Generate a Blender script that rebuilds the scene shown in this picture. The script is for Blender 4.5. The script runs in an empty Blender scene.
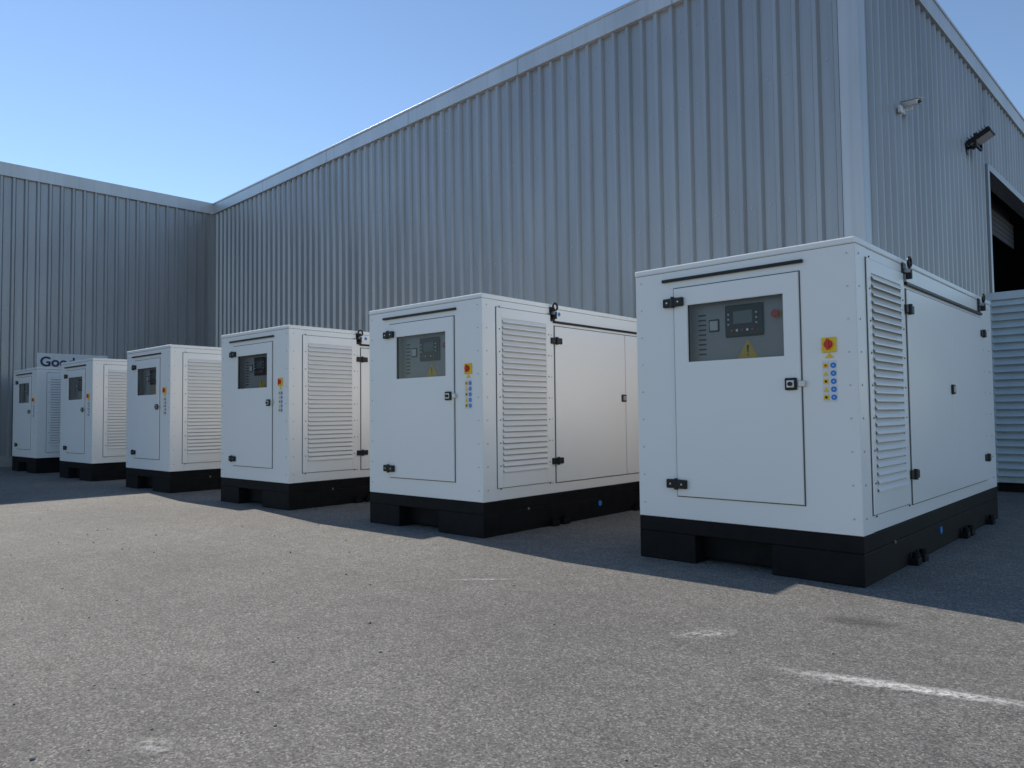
import bpy, bmesh, math, random
from mathutils import Vector, Matrix
random.seed(4)
S = bpy.context.scene
S.view_settings.view_transform='Standard'; S.view_settings.look='None'; S.view_settings.exposure=0

# ------------------------------------------------------------ materials
def new_mat(name):
    m=bpy.data.materials.new(name); m.use_nodes=True
    nt=m.node_tree; b=nt.nodes['Principled BSDF']
    return m,nt,b
def N(nt,t,**k):
    n=nt.nodes.new(t)
    for a,v in k.items(): setattr(n,a,v)
    return n
def coords(nt,scale=(1,1,1)):
    tc=N(nt,'ShaderNodeTexCoord'); mp=N(nt,'ShaderNodeMapping'); mp.inputs['Scale'].default_value=scale
    nt.links.new(tc.outputs['Object'],mp.inputs['Vector']); return mp.outputs['Vector']
def noise(nt,vec,scale,detail=3,rough=.55):
    n=N(nt,'ShaderNodeTexNoise'); n.inputs['Scale'].default_value=scale; n.inputs['Detail'].default_value=detail
    n.inputs['Roughness'].default_value=rough; nt.links.new(vec,n.inputs['Vector']); return n.outputs['Fac']
def ramp(nt,fac,stops):
    r=N(nt,'ShaderNodeValToRGB'); cr=r.color_ramp
    while len(cr.elements)<len(stops): cr.elements.new(.5)
    for e,(p,c) in zip(cr.elements,stops):
        e.position=p; e.color=(*c,1) if len(c)==3 else c
    nt.links.new(fac,r.inputs['Fac']); return r.outputs['Color']
def mix(nt,a,b,fac,mode='MIX'):
    m=N(nt,'ShaderNodeMix',data_type='RGBA',blend_type=mode)
    for s,v in ((m.inputs[6],a),(m.inputs[7],b)):
        if isinstance(v,tuple): s.default_value=(*v,1)
        else: nt.links.new(v,s)
    if isinstance(fac,(int,float)): m.inputs[0].default_value=fac
    else: nt.links.new(fac,m.inputs[0])
    return m.outputs[2]
def bump(nt,b,h,strength,dist):
    n=N(nt,'ShaderNodeBump'); n.inputs['Strength'].default_value=strength; n.inputs['Distance'].default_value=dist
    nt.links.new(h,n.inputs['Height']); nt.links.new(n.outputs['Normal'],b.inputs['Normal'])
def simple(name,col,rough=.5,metal=0,var=.06,scale=6,spec=.5):
    m,nt,b=new_mat(name); v=coords(nt)
    f=noise(nt,v,scale,3)
    lo=tuple(c*(1-var) for c in col); hi=tuple(min(1,c*(1+var)) for c in col)
    nt.links.new(ramp(nt,f,[(.3,lo),(.7,hi)]),b.inputs['Base Color'])
    b.inputs['Roughness'].default_value=rough; b.inputs['Metallic'].default_value=metal
    b.inputs['Specular IOR Level'].default_value=spec
    return m

def mat_paint():
    m,nt,b=new_mat('white_powder_coat'); v=coords(nt)
    big=noise(nt,v,1.1,2,.5)
    c=ramp(nt,big,[(.3,(.86,.845,.81)),(.7,(.885,.87,.84))])
    nt.links.new(c,b.inputs['Base Color'])
    b.inputs['Roughness'].default_value=.3
    bump(nt,b,noise(nt,v,1.3,1),.12,.02)
    return m
PAINT=mat_paint()
BLACK=simple('black_steel_paint',(.006,.006,.0065),.6,0,.4,9,.2)
PLASTIC=simple('black_plastic',(.012,.012,.013),.4,spec=.35)
CHROME=simple('zinc_metal',(.5,.5,.5),.35,.9)
PANELG=simple('control_panel_grey',(.42,.43,.44),.45)
SCREEN=simple('display_grey',(.12,.15,.14),.2)
RED=simple('red_plastic',(.6,.02,.015),.35)
YEL=simple('yellow_sticker',(.9,.58,.02),.45)
BLUE=simple('blue_sticker',(.03,.22,.65),.45)
WHT=simple('white_sticker',(.75,.75,.75),.45)
LOUVIN=simple('louvre_backing',(.5,.5,.48),.7)
SEAM=simple('rubber_seam',(.12,.12,.12),.8)
STONE=simple('loose_stone',(.3,.28,.25),.9,0,.5,3)
def mat_glass():
    m,nt,b=new_mat('window_glass'); nt.nodes.remove(b)
    out=nt.nodes['Material Output']; t=N(nt,'ShaderNodeBsdfTransparent'); g=N(nt,'ShaderNodeBsdfGlossy')
    t.inputs[0].default_value=(.8,.82,.83,1); g.inputs['Roughness'].default_value=.03
    fr=N(nt,'ShaderNodeFresnel'); fr.inputs[0].default_value=1.45
    mx=N(nt,'ShaderNodeMixShader'); nt.links.new(fr.outputs[0],mx.inputs[0])
    nt.links.new(t.outputs[0],mx.inputs[1]); nt.links.new(g.outputs[0],mx.inputs[2]); nt.links.new(mx.outputs[0],out.inputs[0])
    return m
GLASS=mat_glass()
def mat_clad(name,base):
    m,nt,b=new_mat(name); v=coords(nt,(1,1,.25))
    f=noise(nt,v,1.1,3,.6)
    c=ramp(nt,f,[(.3,tuple(x*.88 for x in base)),(.7,tuple(x*1.08 for x in base))])
    vs=coords(nt,(6,6,.12)); st=noise(nt,vs,2.2,4,.7)
    c=mix(nt,c,tuple(x*.6 for x in base),ramp(nt,st,[(.5,(0,0,0)),(.85,(.45,.45,.45))]))
    nt.links.new(c,b.inputs['Base Color'])
    b.inputs['Metallic'].default_value=.5; b.inputs['Roughness'].default_value=.38
    w=noise(nt,coords(nt,(1,1,.5)),1.5,2); bump(nt,b,w,.25,.02)
    return m
CLAD=mat_clad('silver_profiled_cladding',(.36,.367,.375))
TRIM=mat_clad('silver_flashing',(.54,.545,.55))
CONC=simple('concrete_plinth',(.3,.29,.27),.9,0,.15,5)
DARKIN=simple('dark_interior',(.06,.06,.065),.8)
ROOFM=simple('roof_sheet',(.3,.3,.3),.6)
def mat_ground():
    m,nt,b=new_mat('worn_asphalt'); v=coords(nt)
    vo=N(nt,'ShaderNodeTexVoronoi'); vo.inputs['Scale'].default_value=125; nt.links.new(v,vo.inputs['Vector'])
    sep=N(nt,'ShaderNodeSeparateColor'); nt.links.new(vo.outputs['Color'],sep.inputs[0])
    c=ramp(nt,sep.outputs[0],[(0,(.115,.110,.101)),(.4,(.195,.187,.172)),(.8,(.26,.248,.228)),(1,(.40,.385,.355))])
    f=noise(nt,v,150,4,.75); c=mix(nt,c,ramp(nt,f,[(.36,(.38,.38,.38)),(.56,(1,1,1))]),.85,'MULTIPLY')
    g=noise(nt,v,.45,6,.65); c=mix(nt,c,ramp(nt,g,[(.32,(.74,.74,.75)),(.62,(1.0,1.0,1.0))]),1,'MULTIPLY')
    g2=noise(nt,v,6,5,.75); c=mix(nt,c,ramp(nt,g2,[(.35,(.80,.80,.80)),(.6,(1,1,1))]),1,'MULTIPLY')
    g3=noise(nt,v,32,2,.6); c=mix(nt,c,ramp(nt,g3,[(.3,(.82,.82,.82)),(.55,(1,1,1))]),1,'MULTIPLY')
    c=mix(nt,c,(1.2,1.185,1.16),1,'MULTIPLY')
    nt.links.new(c,b.inputs['Base Color']); b.inputs['Roughness'].default_value=.9
    bump(nt,b,f,.75,.007)
    return m
GROUND=mat_ground()
def mat_mark(name,col,thr,sc=18,mx_=.8):
    m,nt,b=new_mat(name); v=coords(nt); f=noise(nt,v,sc,5,.8)
    b.inputs['Base Color'].default_value=(*col,1); b.inputs['Roughness'].default_value=.95
    a=ramp(nt,f,[(thr,(0,0,0)),(thr+.2,(mx_,)*3)])
    tc=N(nt,'ShaderNodeTexCoord'); gr=N(nt,'ShaderNodeTexGradient',gradient_type='SPHERICAL')
    mp=N(nt,'ShaderNodeMapping'); mp.inputs['Location'].default_value=(-1,-1,0); mp.inputs['Scale'].default_value=(2,2,0)
    nt.links.new(tc.outputs['Generated'],mp.inputs['Vector']); nt.links.new(mp.outputs['Vector'],gr.inputs['Vector'])
    e=ramp(nt,gr.outputs['Fac'],[(0,(0,0,0)),(.7,(1,1,1))])
    a=mix(nt,a,e,1,'MULTIPLY'); nt.links.new(a,b.inputs['Alpha'])
    return m
CHALK=mat_mark('chalk_line',(.68,.66,.62),.38,30,.95)
SCUFF=mat_mark('chalk_scuff',(.58,.56,.53),.44,22,.75)
STAIN=mat_mark('damp_stain',(.10,.095,.09),.35,22,.55)

# ------------------------------------------------------------ mesh helpers
class MB:
    def __init__(s,name): s.name=name; s.bm=bmesh.new(); s.mats=[]
    def mi(s,m):
        if m not in s.mats: s.mats.append(m)
        return s.mats.index(m)
    def absorb(s,tmp,mat,M=None):
        if M is not None: tmp.transform(M)
        i=s.mi(mat)
        for f in tmp.faces: f.material_index=i
        me=bpy.data.meshes.new('t'); tmp.to_mesh(me); tmp.free(); s.bm.from_mesh(me); bpy.data.meshes.remove(me)
    def box(s,a,b,mat,bev=0,M=None,seg=2):
        t=bmesh.new(); bmesh.ops.create_cube(t,size=1)
        a=Vector(a); b=Vector(b); c=(a+b)/2; d=b-a
        for v in t.verts: v.co=Vector((v.co.x*d.x+c.x,v.co.y*d.y+c.y,v.co.z*d.z+c.z))
        if bev: bmesh.ops.bevel(t,geom=t.edges[:],offset=bev,segments=seg,affect='EDGES',profile=.5)
        bmesh.ops.recalc_face_normals(t,faces=t.faces[:])
        s.absorb(t,mat,M)
    def cyl(s,p,r,h,mat,axis='Z',n=20,r2=None,bev=0):
        t=bmesh.new(); bmesh.ops.create_cone(t,cap_ends=True,segments=n,radius1=r,radius2=r if r2 is None else r2,depth=h)
        if bev: bmesh.ops.bevel(t,geom=[e for e in t.edges if abs(e.verts[0].co.z-e.verts[1].co.z)<1e-6],offset=bev,segments=2,affect='EDGES')
        R={'Z':Matrix(),'X':Matrix.Rotation(math.pi/2,4,'Y'),'Y':Matrix.Rotation(math.pi/2,4,'X')}[axis]
        s.absorb(t,mat,Matrix.Translation(p)@R)
    def torus(s,p,R,r,mat,axis='Y',n=20,k=8):
        t=bmesh.new(); vs=[]
        for i in range(n):
            a=2*math.pi*i/n
            vs.append([t.verts.new(((R+r*math.cos(2*math.pi*j/k))*math.cos(a),(R+r*math.cos(2*math.pi*j/k))*math.sin(a),r*math.sin(2*math.pi*j/k))) for j in range(k)])
        for i in range(n):
            for j in range(k): t.faces.new((vs[i][j],vs[(i+1)%n][j],vs[(i+1)%n][(j+1)%k],vs[i][(j+1)%k]))
        Rm={'Z':Matrix(),'X':Matrix.Rotation(math.pi/2,4,'Y'),'Y':Matrix.Rotation(math.pi/2,4,'X')}[axis]
        s.absorb(t,mat,Matrix.Translation(p)@Rm)
    def poly(s,pts,mat):
        t=bmesh.new(); t.faces.new([t.verts.new(p) for p in pts]); s.absorb(t,mat)
    def mesh(s,smooth=False):
        me=bpy.data.meshes.new(s.name); s.bm.to_mesh(me); s.bm.free()
        for m in s.mats: me.materials.append(m)
        return me
def obj(name,me,parent=None,loc=(0,0,0),rot=(0,0,0)):
    o=bpy.data.objects.new(name,me); S.collection.objects.link(o); o.parent=parent; o.location=loc; o.rotation_euler=rot
    return o
def empty(name,loc=(0,0,0),rz=0):
    o=bpy.data.objects.new(name,None); S.collection.objects.link(o); o.location=loc; o.rotation_euler=(0,0,rz); o.empty_display_size=.3
    return o

# ------------------------------------------------------------ generator set
W,L,H,B=1.6,3.9,2.15,.31
def ring_plate(mb,x0,x1,z0,z1,hx0,hx1,hz0,hz1,y0,y1,mat):
    """plate in XZ plane with rectangular hole, from y0(front) to y1(back)"""
    t=bmesh.new()
    def q(y): return [t.verts.new(p) for p in ((x0,y,z0),(x1,y,z0),(x1,y,z1),(x0,y,z1))],[t.verts.new(p) for p in ((hx0,y,hz0),(hx1,y,hz0),(hx1,y,hz1),(hx0,y,hz1))]
    fo,fi=q(y0); bo,bi=q(y1)
    for i in range(4):
        j=(i+1)%4
        t.faces.new((fo[i],fo[j],fi[j],fi[i])); t.faces.new((bo[j],bo[i],bi[i],bi[j]))
        t.faces.new((fo[j],fo[i],bo[i],bo[j])); t.faces.new((fi[i],fi[j],bi[j],bi[i]))
    bmesh.ops.recalc_face_normals(t,faces=t.faces[:])
    bmesh.ops.bevel(t,geom=[e for e in t.edges if all(abs(v.co.y-y0)<1e-6 for v in e.verts) and len(e.link_faces)==2 and abs(e.link_faces[0].normal.dot(e.link_faces[1].normal))<.5],offset=.004,segments=2,affect='EDGES')
    mb.absorb(t,mat)
DX0,DX1,DZ0,DZ1=.335,1.25,.475,1.975
WX0,WX1,WZ0,WZ1=.445,1.145,1.435,1.845
parts={}
# base skid
m=MB('base_skid')
m.box((0,0,.2),(W,L,B-.004),BLACK,.006)
m.box((0,.0,.0),(.46,L,.2),BLACK,.006)
m.box((1.02,0,.0),(W,L,.2),BLACK,.006)
for y in (.13,.45,1.6,2.75): m.box((.46,y,.03),(1.02,y+.14,.2),BLACK)  # cross-members; foremost black plate added so the recess reads as dark shade
for y in (.95,1.12,2.4,2.57,3.4):
    m.box((W-.02,y-.05,0),(W+.06,y+.05,.05),BLACK,.008); m.cyl((W+.035,y,.05),.025,.07,BLACK)
    m.box((-.06,y-.05,0),(.02,y+.05,.05),BLACK,.008)
m.cyl((W+.004,1.75,.14),.028,.006,BLUE,'X'); m.cyl((W+.004,.6,.2),.012,.006,CHROME,'X')
parts['base_skid']=m
# canopy
m=MB('canopy')
y1=.2
m.box((.0,y1,B),(W,L,H-.045),PAINT,.004)      # main volume
ring_plate(m,0,W,B,H-.045,WX0-.03,WX1+.03,WZ0-.03,WZ1+.03,0,y1-.001,PAINT)
m.box((-.004,-.004,H-.042),(W+.004,L+.004,H),PAINT,.009)
m.box((.006,.006,H-.046),(W-.006,L-.006,H-.04),SEAM)
m.box((.012,.012,B-.006),(W-.012,L-.012,B+.002),SEAM)
# rain rails above openings
m.box((.24,-.022,2.03),(1.28,0,2.052),PLASTIC,.003)
for sx in (W,-.022): m.box((sx,1.0,1.965),(sx+.022,3.42,1.987),PLASTIC,.003)
# roof exhaust hatch
m.box((.45,2.9,H),(1.15,3.5,H+.012),PAINT,.005)
parts['canopy']=m
# screws (rivets) on panel borders
m=MB('panel_screws')
for z in [B+.1+.205*i for i in range(9)]:
    for x in (.05,W-.05): m.cyl((x,-.002,z),.006,.006,CHROME,'Y',8)
    for y in (.06,.97,3.5,3.74): m.cyl((W+.002,y,z),.006,.006,CHROME,'X',8)
    for y in (.215,.915): m.cyl((W+.013,y,z),.006,.006,PLASTIC,'X',8)
parts['panel_screws']=m
# front door
m=MB('front_door')
m.box((DX0-.008,-.0035,DZ0-.008),(WX0-.05,0.001,DZ1+.008),SEAM)
m.box((WX1+.05,-.0035,DZ0-.008),(DX1+.008,0.001,DZ1+.008),SEAM)
m.box((WX0-.05,-.0035,DZ0-.008),(WX1+.05,0.001,WZ0-.05),SEAM)
m.box((WX0-.05,-.0035,WZ1+.05),(WX1+.05,0.001,DZ1+.008),SEAM)
ring_plate(m,DX0,DX1,DZ0,DZ1,WX0,WX1,WZ0,WZ1,-.016,-.004,PAINT)
parts['front_door']=m
# control panel inside window
m=MB('control_panel')
m.box((WX0-.027,.09,WZ0-.027),(WX1+.027,.15,WZ1+.027),PANELG)
P=-.03
O=-.015
def pb(a,b,mt,bv=0): m.box((a[0],a[1]+P,a[2]+O),(b[0],b[1]+P,b[2]+O),mt,bv)
def pc(c,r,h,mt,**k): m.cyl((c[0],c[1]+P,c[2]+O),r,h,mt,'Y',20,**k)
pb((.56,.112,1.66),(.64,.12,1.75),PLASTIC,.003); pb((.570,.109,1.672),(.630,.113,1.738),WHT)
pb((.69,.10,1.61),(.97,.12,1.835),PLASTIC,.01)
pb((.755,.096,1.70),(.895,.101,1.79),SCREEN,.002)
for i in range(5): pc((.745+.038*i,.098,1.655),.009,.008,CHROME if i%2 else RED)
for z in (1.70,1.735,1.77):
    for x in (.72,.925): pc((x,.098,z),.007,.008,WHT)
pc((1.06,.112,1.745),.032,.02,YEL); pc((1.06,.098,1.745),.028,.03,RED,bev=.004)
m.poly([(.775,.087,1.445),(.925,.087,1.445),(.85,.087,1.575)],YEL)
m.poly([(.846,.0855,1.482),(.854,.0855,1.482),(.858,.0855,1.535),(.842,.0855,1.535)],PLASTIC)
m.poly([(.845,.0855,1.46),(.855,.0855,1.46),(.855,.0855,1.472),(.845,.0855,1.472)],PLASTIC)
for z in (1.5,1.82):
    for x in (.475,1.11): pc((x,.119,z),.006,.006,CHROME)
# vent slots beside the controller
for i in range(9): pb((.475,.1185,1.50+.035*i),(.535,.1205,1.512+.035*i),PLASTIC)
parts['control_panel']=m
m=MB('window_glass')
m.poly([(WX0-.012,-.001,WZ0-.012),(WX1+.012,-.001,WZ0-.012),(WX1+.012,-.001,WZ1+.012),(WX0-.012,-.001,WZ1+.012)],GLASS)
m.box((WX0-.028,.002,WZ0-.028),(WX0,.02,WZ1+.028),PLASTIC); m.box((WX1,.002,WZ0-.028),(WX1+.028,.02,WZ1+.028),PLASTIC)
m.box((WX0,.002,WZ0-.028),(WX1,.02,WZ0),PLASTIC); m.box((WX0,.002,WZ1),(WX1,.02,WZ1+.028),PLASTIC)
parts['window_glass']=m
# hinges + latches
def hinge_front(m,x,z):
    m.box((x-.085,-.028,z-.032),(x-.008,-.001,z+.032),PLASTIC,.006)
    m.box((x+.008,-.044,z-.032),(x+.085,-.016,z+.032),PLASTIC,.006)
    m.cyl((x,-.034,z),.014,.08,PLASTIC,'Z',14)
    for dx in (-.05,.05): m.cyl((x+dx,-.028 if dx<0 else -.044,z),.007,.006,CHROME,'Y',8)
def hinge_side(m,y,z,sx=1,X=W):
    a=[(X+.001,X+.028),(X+.012,X+.036)]
    if sx<0: a=[(-.028,-.001),(-.036,-.012)]
    m.box((a[0][0],y-.08,z-.03),(a[0][1],y-.008,z+.03),PLASTIC,.006)
    m.box((a[1][0],y+.008,z-.03),(a[1][1],y+.08,z+.03),PLASTIC,.006)
    m.cyl((X+.03 if sx>0 else -.03,y,z),.014,.075,PLASTIC,'Z',14)
m=MB('hinges')
for z in (1.875,.56): hinge_front(m,DX0,z)
for z in (1.79,.62):
    for sx in (1,-1):
        hinge_side(m,1.03,z,sx); hinge_side(m,3.42,z,sx)
parts['hinges']=m
m=MB('latches')
m.box((1.15,-.034,1.21),(1.23,-.016,1.29),PLASTIC,.008); m.box((1.165,-.04,1.225),(1.215,-.033,1.275),CHROME,.004); m.cyl((1.19,-.044,1.25),.014,.014,PLASTIC,'Y',14)
m.box((1.235,-.024,1.23),(1.28,-.017,1.27),CHROME,.003)
for X,s in ((W+.012,1),(-.012,-1)):
    m.box((min(X,X+s*.02),2.17,1.2),(max(X,X+s*.02),2.25,1.28),PLASTIC,.006); m.box((min(X+s*.02,X+s*.026),2.185,1.215),(max(X+s*.02,X+s*.026),2.235,1.265),CHROME,.003)
parts['latches']=m
# side doors
m=MB('side_doors')
for s in (1,-1):
    def bx(ya,yb,za,zb,o0,o1,mat,bev=0):
        if s>0: m.box((W+o0,ya,za),(W+o1,yb,zb),mat,bev)
        else: m.box((-o1,ya,za),(-o0,yb,zb),mat,bev)
    bx(1.012,3.448,.402,1.943,-.002,.0035,SEAM)
    bx(1.02,2.255,.41,1.935,.004,.014,PAINT,.004)
    bx(2.265,3.44,.41,1.935,.004,.014,PAINT,.004)
parts['side_doors']=m
# louvres
m=MB('louvre_panel')
for s in (1,-1):
    for (ya,yb) in ((.18,.95),):
        def bx(y0,y1_,za,zb,o0,o1,mat,bev=0):
            if s>0: m.box((W+o0,y0,za),(W+o1,y1_,zb),mat,bev)
            else: m.box((-o1,y0,za),(-o0,y1_,zb),mat,bev)
        bx(ya-.006,yb+.006,.414,2.046,-.002,.002,SEAM)
        bx(ya+.065,yb-.065,.55,1.96,.002,.003,LOUVIN)
        bx(ya,ya+.07,.42,2.04,.004,.012,PAINT,.003); bx(yb-.07,yb,.42,2.04,.004,.012,PAINT,.003)
        bx(ya+.07,yb-.07,.42,.56,.004,.012,PAINT,.003); bx(ya+.07,yb-.07,1.95,2.04,.004,.012,PAINT,.003)
        n=27
        for i in range(n):
            z=.575+i*(1.925-.575)/(n-1)
            t=bmesh.new()
            sec=[(0.003,z+.024),(.028,z-.008),(.028,z-.016),(.023,z-.016),(.023,z-.008),(.003,z+.017)]
            va=[t.verts.new((s*a+(W if s>0 else 0),ya+.07,b)) for a,b in sec]; vb=[t.verts.new((s*a+(W if s>0 else 0),yb-.07,b)) for a,b in sec]
            k=len(sec)
            for j in range(k): t.faces.new((va[j],va[(j+1)%k],vb[(j+1)%k],vb[j]))
            t.faces.new(va); t.faces.new(vb[::-1]); bmesh.ops.recalc_face_normals(t,faces=t.faces[:])
            m.absorb(t,PAINT)
# rear louvres
m.box((.2,L,.5),(1.4,L+.003,1.95),LOUVIN)
for i in range(22):
    z=.54+i*.064; m.box((.2,L+.004,z),(1.4,L+.03,z+.012),PAINT,0)
parts['louvre_panel']=m
# lifting lugs with shackles
m=MB('lifting_lugs')
for y in (.985,3.36):
    for s,X in ((1,W),(-1,0)):
        a,b=sorted((X+s*.002,X+s*.012))
        m.box((a,y-.04,1.98),(b,y+.04,2.12),PLASTIC,.003)
        m.cyl((X+s*.03,y,2.06),.02,.05,CHROME,'X',12)
        m.torus((X+s*.045,y,2.12),.034,.010,PLASTIC,'X')
        m.box((min(X+s*.02,X+s*.06),y-.012,2.0),(max(X+s*.02,X+s*.06),y+.012,2.07),PLASTIC,.004)
m.cyl((W+.003,1.1,2.06),.02,.004,BLUE,'X')
parts['lifting_lugs']=m
# stickers & isolator switch
m=MB('warning_labels')
m.box((1.385,-.012,1.44),(1.475,-.001,1.535),YEL,.004); m.cyl((1.43,-.020,1.49),.026,.02,RED,'Y',18,bev=.004); m.box((1.422,-.038,1.455),(1.438,-.026,1.525),RED,.003)
m.poly([(1.40,-.004,1.405),(1.46,-.004,1.405),(1.43,-.004,1.435)],YEL)
for x,mt in ((1.405,YEL),(1.452,BLUE)):
    m.box((x-.020,-.0025,1.13),(x+.020,-.0005,1.39),WHT)
    for i in range(5):
        z=1.158+.05*i
        if mt is YEL and i%2: m.poly([(x-.017,-.004,z-.016),(x+.017,-.004,z-.016),(x,-.004,z+.016)],YEL)
        elif mt is YEL: m.box((x-.016,-.0045,z-.016),(x+.016,-.003,z+.016),YEL); m.cyl((x,-.005,z),.008,.002,RED if i==4 else PLASTIC,'Y',12)
        else: m.cyl((x,-.0035,z),.018,.002,mt,'Y',16); m.cyl((x,-.005,z),.004,.002,WHT,'Y',10)
parts['warning_labels']=m
meshes={k:v.mesh() for k,v in parts.items()}
pos=[(-3.02,4.82,-1.5),(-6.1,4.66,0),(-9.22,4.66,.3),(-12.40,4.70,-.3),(-15.62,4.74,.4),(-18.70,4.76,0)]
for i,(x,y,rz) in enumerate(pos):
    e=empty('generator_set',(x,y,0),math.radians(rz))
    for k,me in meshes.items(): obj(k,me,e)

# ------------------------------------------------------------ warehouse
HB=7.1
wh=empty('warehouse_building',(-20.0,9.89,0),math.radians(-2.73))
def corr(name,org,along,out,length,z0,z1,mat=CLAD,pitch=.25,dep=.05):
    m=MB(name); org=Vector(org); al=Vector(along); ou=Vector(out)
    t=bmesh.new(); prof=[]
    n=int(math.ceil(length/pitch))
    for i in range(n):
        for p,d in ((0,0),(.145,0),(.172,dep),(.222,dep)):
            if i*pitch+p<length: prof.append((i*pitch+p,d))
    prof.append((length,0))
    lo=[];hi=[]
    for s,d in prof:
        p=org+al*s+ou*d
        lo.append(t.verts.new((p.x,p.y,z0))); hi.append(t.verts.new((p.x,p.y,z1)))
    for i in range(len(prof)-1): t.faces.new((lo[i],lo[i+1],hi[i+1],hi[i]))
    m.absorb(t,mat)
    for i in range(n):
        for zz in (.5,2.1,3.7,5.3,6.4):
            s=i*pitch+.072
            if z0<zz<z1 and s<length:
                p=org+al*s+ou*.004; m.cyl((p.x,p.y,zz),.011,.01,CHROME,'Y' if abs(ou.y)>.5 else 'X',6)
    return obj(name,m.mesh(),wh)
LX=17.4
corr('front_wall_cladding',(0,0,0),(1,0,0),(0,-1,0),LX,.25,HB-.25)
corr('side_wing_cladding',(0,-14,0),(0,1,0),(1,0,0),14,.25,HB-.25)
corr('end_wall_cladding_a',(LX,0,0),(0,1,0),(1,0,0),6.16,.25,HB-.25)
corr('end_wall_cladding_b',(LX,6.16,0),(0,1,0),(1,0,0),5.0,5.4,HB-.25)
corr('end_wall_cladding_c',(LX,11.16,0),(0,1,0),(1,0,0),9,.25,HB-.25)
m=MB('structure')
m.box((0.1,.03,0),(LX-.2,.2,HB-.1),CONC)  # unseen inner walls added behind the cladding to block light leaks
m.box((-.2,-14,0),(-.03,.0,HB-.1),CONC)
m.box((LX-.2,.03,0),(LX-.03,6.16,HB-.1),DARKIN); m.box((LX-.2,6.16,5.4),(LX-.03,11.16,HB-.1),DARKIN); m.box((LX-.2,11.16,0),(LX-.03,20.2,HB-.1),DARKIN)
m.box((-15,20.2,0),(LX,20.4,HB-.1),ROOFM); m.box((-15.2,-14,0),(-15,20.4,HB-.1),ROOFM); m.box((-15,-14.2,0),(-.03,-14,HB-.1),ROOFM)
m.box((-15,.2,HB-.1),(LX-.05,20.2,HB-.03),ROOFM); m.box((-15,-14,HB-.1),(-.05,.2,HB-.03),ROOFM)
m.box((4,12,0),(4.2,20,HB-.12),DARKIN)
obj('structure',m.mesh(),wh)
m=MB('plinth')
m.box((.06,-.03,0),(LX,.028,.25),CONC,.005); m.box((-.028,-14,0),(.05,-.031,.25),CONC,.005); m.box((LX-.028,.03,0),(LX+.05,6.16,.25),CONC,.005)
m.box((LX-.028,11.16,0),(LX+.05,20,.25),CONC,.005)
obj('plinth',m.mesh(),wh)
m=MB('flashings')
T=.3
m.box((.085,-.085,HB-T),(LX+.085,.03,HB),TRIM,.006)
m.box((-.03,-14,HB-T),(.083,.03,HB+.002),TRIM,.006)
m.box((LX-.03,.032,HB-T),(LX+.085,20.3,HB-.002),TRIM,.006)
m.box((.088,-.10,HB-.03),(LX+.10,.06,HB+.012),TRIM,.004); m.box((-.06,-14,HB-.03),(.084,.06,HB+.014),TRIM,.004); m.box((LX-.06,.062,HB-.03),(LX+.1,20.3,HB+.01),TRIM,.004)
for i in range(1,6): m.box((i*3-.012,-.087,HB-T-.001),(i*3+.012,-.084,HB-.031),CLAD)
m.box((LX-.17,-.056,.25),(LX+.056,-.0,HB-T),TRIM,.004); m.box((LX+.0,.001,.25),(LX+.058,.17,HB-T),TRIM,.004)
m.box((.0,-.16,.25),(.056,.0,HB-T),CLAD,.004); m.box((.057,-.056,.25),(.16,.0,HB-T),CLAD,.004)
m.box((LX-.2,6.12,0),(LX+.07,6.24,5.4),CLAD,.005); m.box((LX-.2,11.08,0),(LX+.07,11.2,5.4),CLAD,.005); m.box((LX-.2,6.24,5.3),(LX+.07,11.08,5.42),CLAD,.005)
obj('flashings',m.mesh(),wh)
m=MB('roller_door')
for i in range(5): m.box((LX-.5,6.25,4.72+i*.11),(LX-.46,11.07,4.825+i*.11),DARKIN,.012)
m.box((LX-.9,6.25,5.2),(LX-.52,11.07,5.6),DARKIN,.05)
obj('roller_door',m.mesh(),wh)
# sign on left wing wall
m=MB('board'); m.box((.055,-4.3,1.3),(.09,-2.75,2.68),WHT,.005)
for y in (-4.1,-2.9): m.box((.0,y,1.4),(.055,y+.06,2.5),CHROME)
sg=empty('wall_sign',(-20.0,9.89,0),math.radians(-2.73))
obj('board',m.mesh(),sg)
cu=bpy.data.curves.new('lettering','FONT'); cu.body='Goods'; cu.size=.32; cu.extrude=.002; cu.offset=.008
cu.materials.append(simple('navy_lettering',(.02,.03,.12),.5))
o=obj('lettering',cu,sg,(.095,-4.24,2.37),(math.pi/2,0,math.pi/2))

def wpt(x,y,z):
    a=math.radians(-2.73); return (-20.0+x*math.cos(a)-y*math.sin(a), 9.89+x*math.sin(a)+y*math.cos(a), z)
# floodlight
fl=empty('wall_floodlight',wpt(LX,4.8,5.33),math.radians(-2.73))
m=MB('bracket'); m.box((.04,-.06,-.08),(.06,.06,.08),PLASTIC,.004); m.box((.06,-.02,-.02),(.2,.02,.02),PLASTIC,.004)
m.box((.19,-.2,-.03),(.23,-.18,.16),PLASTIC,.003); m.box((.19,.18,-.03),(.23,.2,.16),PLASTIC,.003); m.box((.19,-.2,-.04),(.23,.2,-.02),PLASTIC,.003)
obj('bracket',m.mesh(),fl)
m=MB('lamp_head'); m.box((-.17,-.175,-.05),(.2,.175,.03),PLASTIC,.015)
for i in range(7): m.box((-.12+i*.045,-.16,.03),(-.11+i*.045,.16,.07),PLASTIC)
m.box((-.14,-.15,-.056),(.17,.15,-.049),CHROME)
obj('lamp_head',m.mesh(),fl,(.23,0,.12),(0,math.radians(-28),0))
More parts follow.
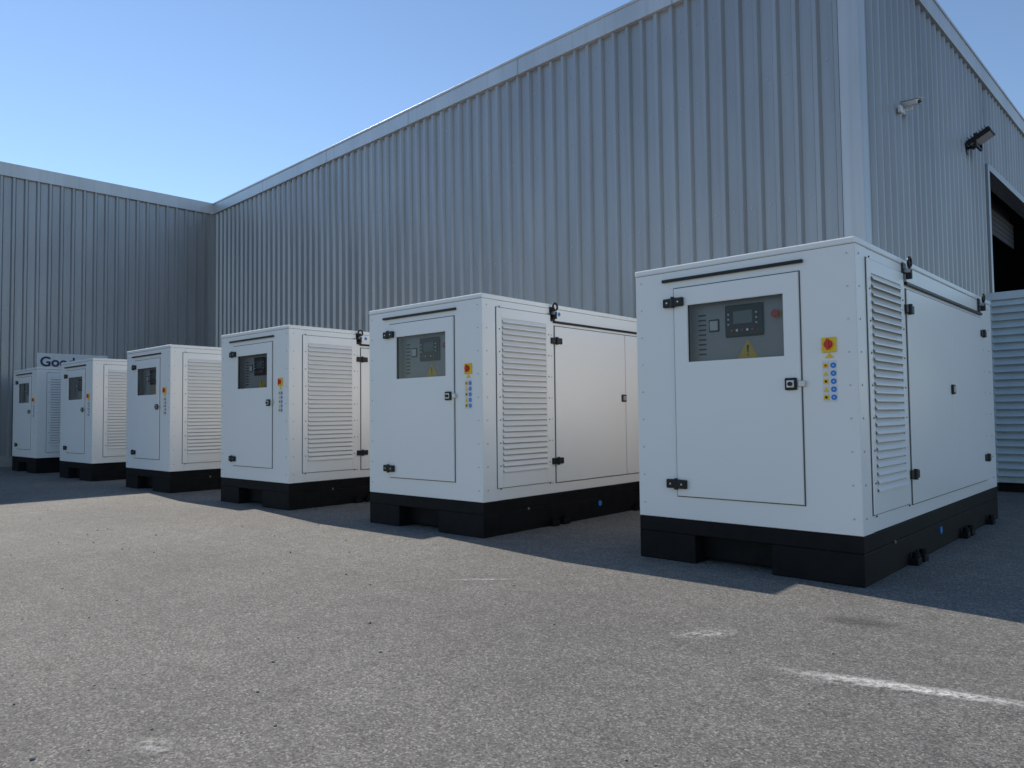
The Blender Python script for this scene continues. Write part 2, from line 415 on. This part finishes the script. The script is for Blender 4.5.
# security camera
cc=empty('security_camera',wpt(LX,1.55,5.0),math.radians(-2.73))
m=MB('mount'); m.cyl((.05,0,0),.04,.03,WHT,'X'); m.cyl((.1,0,0),.014,.1,WHT,'X'); m.cyl((.15,0,.02),.016,.06,WHT,'Z'); obj('mount',m.mesh(),cc)
m=MB('housing'); m.box((-.045,-.14,-.03),(.045,.12,.04),WHT,.018); m.box((-.052,-.165,.041),(.052,.13,.048),WHT,.003); m.cyl((0,-.142,0),.025,.02,PLASTIC,'Y')
obj('housing',m.mesh(),cc,(.15,-.03,.07),(math.radians(12),0,math.radians(60)))
m=MB('junction_box'); m.box((.041,-.2,-.06),(.08,-.1,.03),WHT,.006); obj('junction_box',m.mesh(),cc)

# louvred cooling unit by the end wall
lu=empty('louvred_cooling_unit',(-1.78,11.4,0),math.radians(-1))
BLW=simple('pale_blue_paint',(.55,.64,.68),.45)
m=MB('casing'); m.box((0,.05,.12),(2.3,3.0,2.6),BLW,.01); m.box((.05,.1,0),(2.25,2.95,.12),BLACK)
for x in (0,2.24): m.box((x,-.002,.12),(x+.06,.049,2.6),BLW,.004)
m.box((.06,-.002,2.5),(2.24,.049,2.6),BLW,.004); obj('casing',m.mesh(),lu)
m=MB('slats')
for i in range(24):
    z=.2+i*.096
    m.box((.06,-.045,-.003),(2.24,.045,.003),BLW,0,Matrix.Translation((0,.01,z+.045))@Matrix.Rotation(math.radians(50),4,'X'))
    m.box((-.03,.1,z),(-.001,2.95,z+.012),BLW)
obj('slats',m.mesh(),lu)

# ------------------------------------------------------------ ground
m=MB('ground'); R=1500
m.poly([(-R,-R,0),(R,-R,0),(R,R,0),(-R,R,0)],GROUND); obj('ground',m.mesh())
# loose grit lying on the asphalt, one object
m=MB('loose_gravel'); t=bmesh.new()
for i in range(420):
    x=random.uniform(-11,1.5); y=random.uniform(.6,5.6); r=random.choice((.003,.004,.005,.007))*random.uniform(.7,1.3)
    q=bmesh.ops.create_icosphere(t,subdivisions=1,radius=r)['verts']
    for v in q: v.co=Vector((v.co.x*random.uniform(.8,1.3)+x,v.co.y*random.uniform(.8,1.3)+y,v.co.z*.7+r*.5))
m.absorb(t,STONE); obj('loose_gravel',m.mesh())
def patch(name,x,y,sx,sy,rz,mat,z=.004):
    m=MB(name); t=bmesh.new(); vs=[]
    for i in range(28):
        a=2*math.pi*i/28; r=1+random.uniform(-.18,.1); vs.append(t.verts.new((math.cos(a)*sx*r,math.sin(a)*sy*r,0)))
    t.faces.new(vs); m.absorb(t,mat); o=obj(name,m.mesh(),None,(x,y,z),(0,0,rz)); return o
patch('chalk_mark',-.78,3.17,.58,.06,math.atan2(.17,.736),CHALK)
patch('chalk_mark',-.95,3.09,.34,.07,.35,SCUFF,.008)
patch('chalk_mark',-1.72,3.31,.2,.09,.9,SCUFF)
patch('chalk_mark',-3.39,3.486,.3,.04,.75,SCUFF)
patch('chalk_mark',-2.53,1.05,.12,.07,.3,SCUFF)
patch('damp_stain',-1.22,4.0,.22,.1,.3,STAIN)

# ------------------------------------------------------------ light
el=math.radians(38); dirx,diry=-1.314,.18
az=math.atan2(dirx,diry)
w=bpy.data.worlds.new('World'); S.world=w; w.use_nodes=True; nt=w.node_tree
bg=nt.nodes['Background']; sky=nt.nodes.new('ShaderNodeTexSky'); sky.sky_type='NISHITA'; sky.sun_disc=False
sky.sun_elevation=el; sky.sun_rotation=az%(2*math.pi); sky.air_density=1.0; sky.dust_density=0.0; sky.ozone_density=2.6
nt.links.new(sky.outputs[0],bg.inputs[0]); bg.inputs[1].default_value=.15
sd=bpy.data.lights.new('sun','SUN'); sd.energy=5; sd.angle=math.radians(.5); sd.color=(1,.93,.82)
so=bpy.data.objects.new('sun',sd); S.collection.objects.link(so)
d=Vector((math.sin(az)*math.cos(el),math.cos(az)*math.cos(el),math.sin(el)))
so.rotation_euler=d.to_track_quat('Z','Y').to_euler(); so.location=(-10,5,20)

cd=bpy.data.cameras.new('camera'); cam=bpy.data.objects.new('camera',cd); S.collection.objects.link(cam)
cd.sensor_width=36; cd.lens=26.0; cd.clip_end=5000; cd.clip_start=.05
cam.matrix_world=Matrix.Translation((0,0,1.07))@Matrix.Rotation(math.radians(41.7),4,'Z')@Matrix.Rotation(math.radians(92.4),4,'X')@Matrix.Rotation(math.radians(-.65),4,'Z')
S.camera=cam
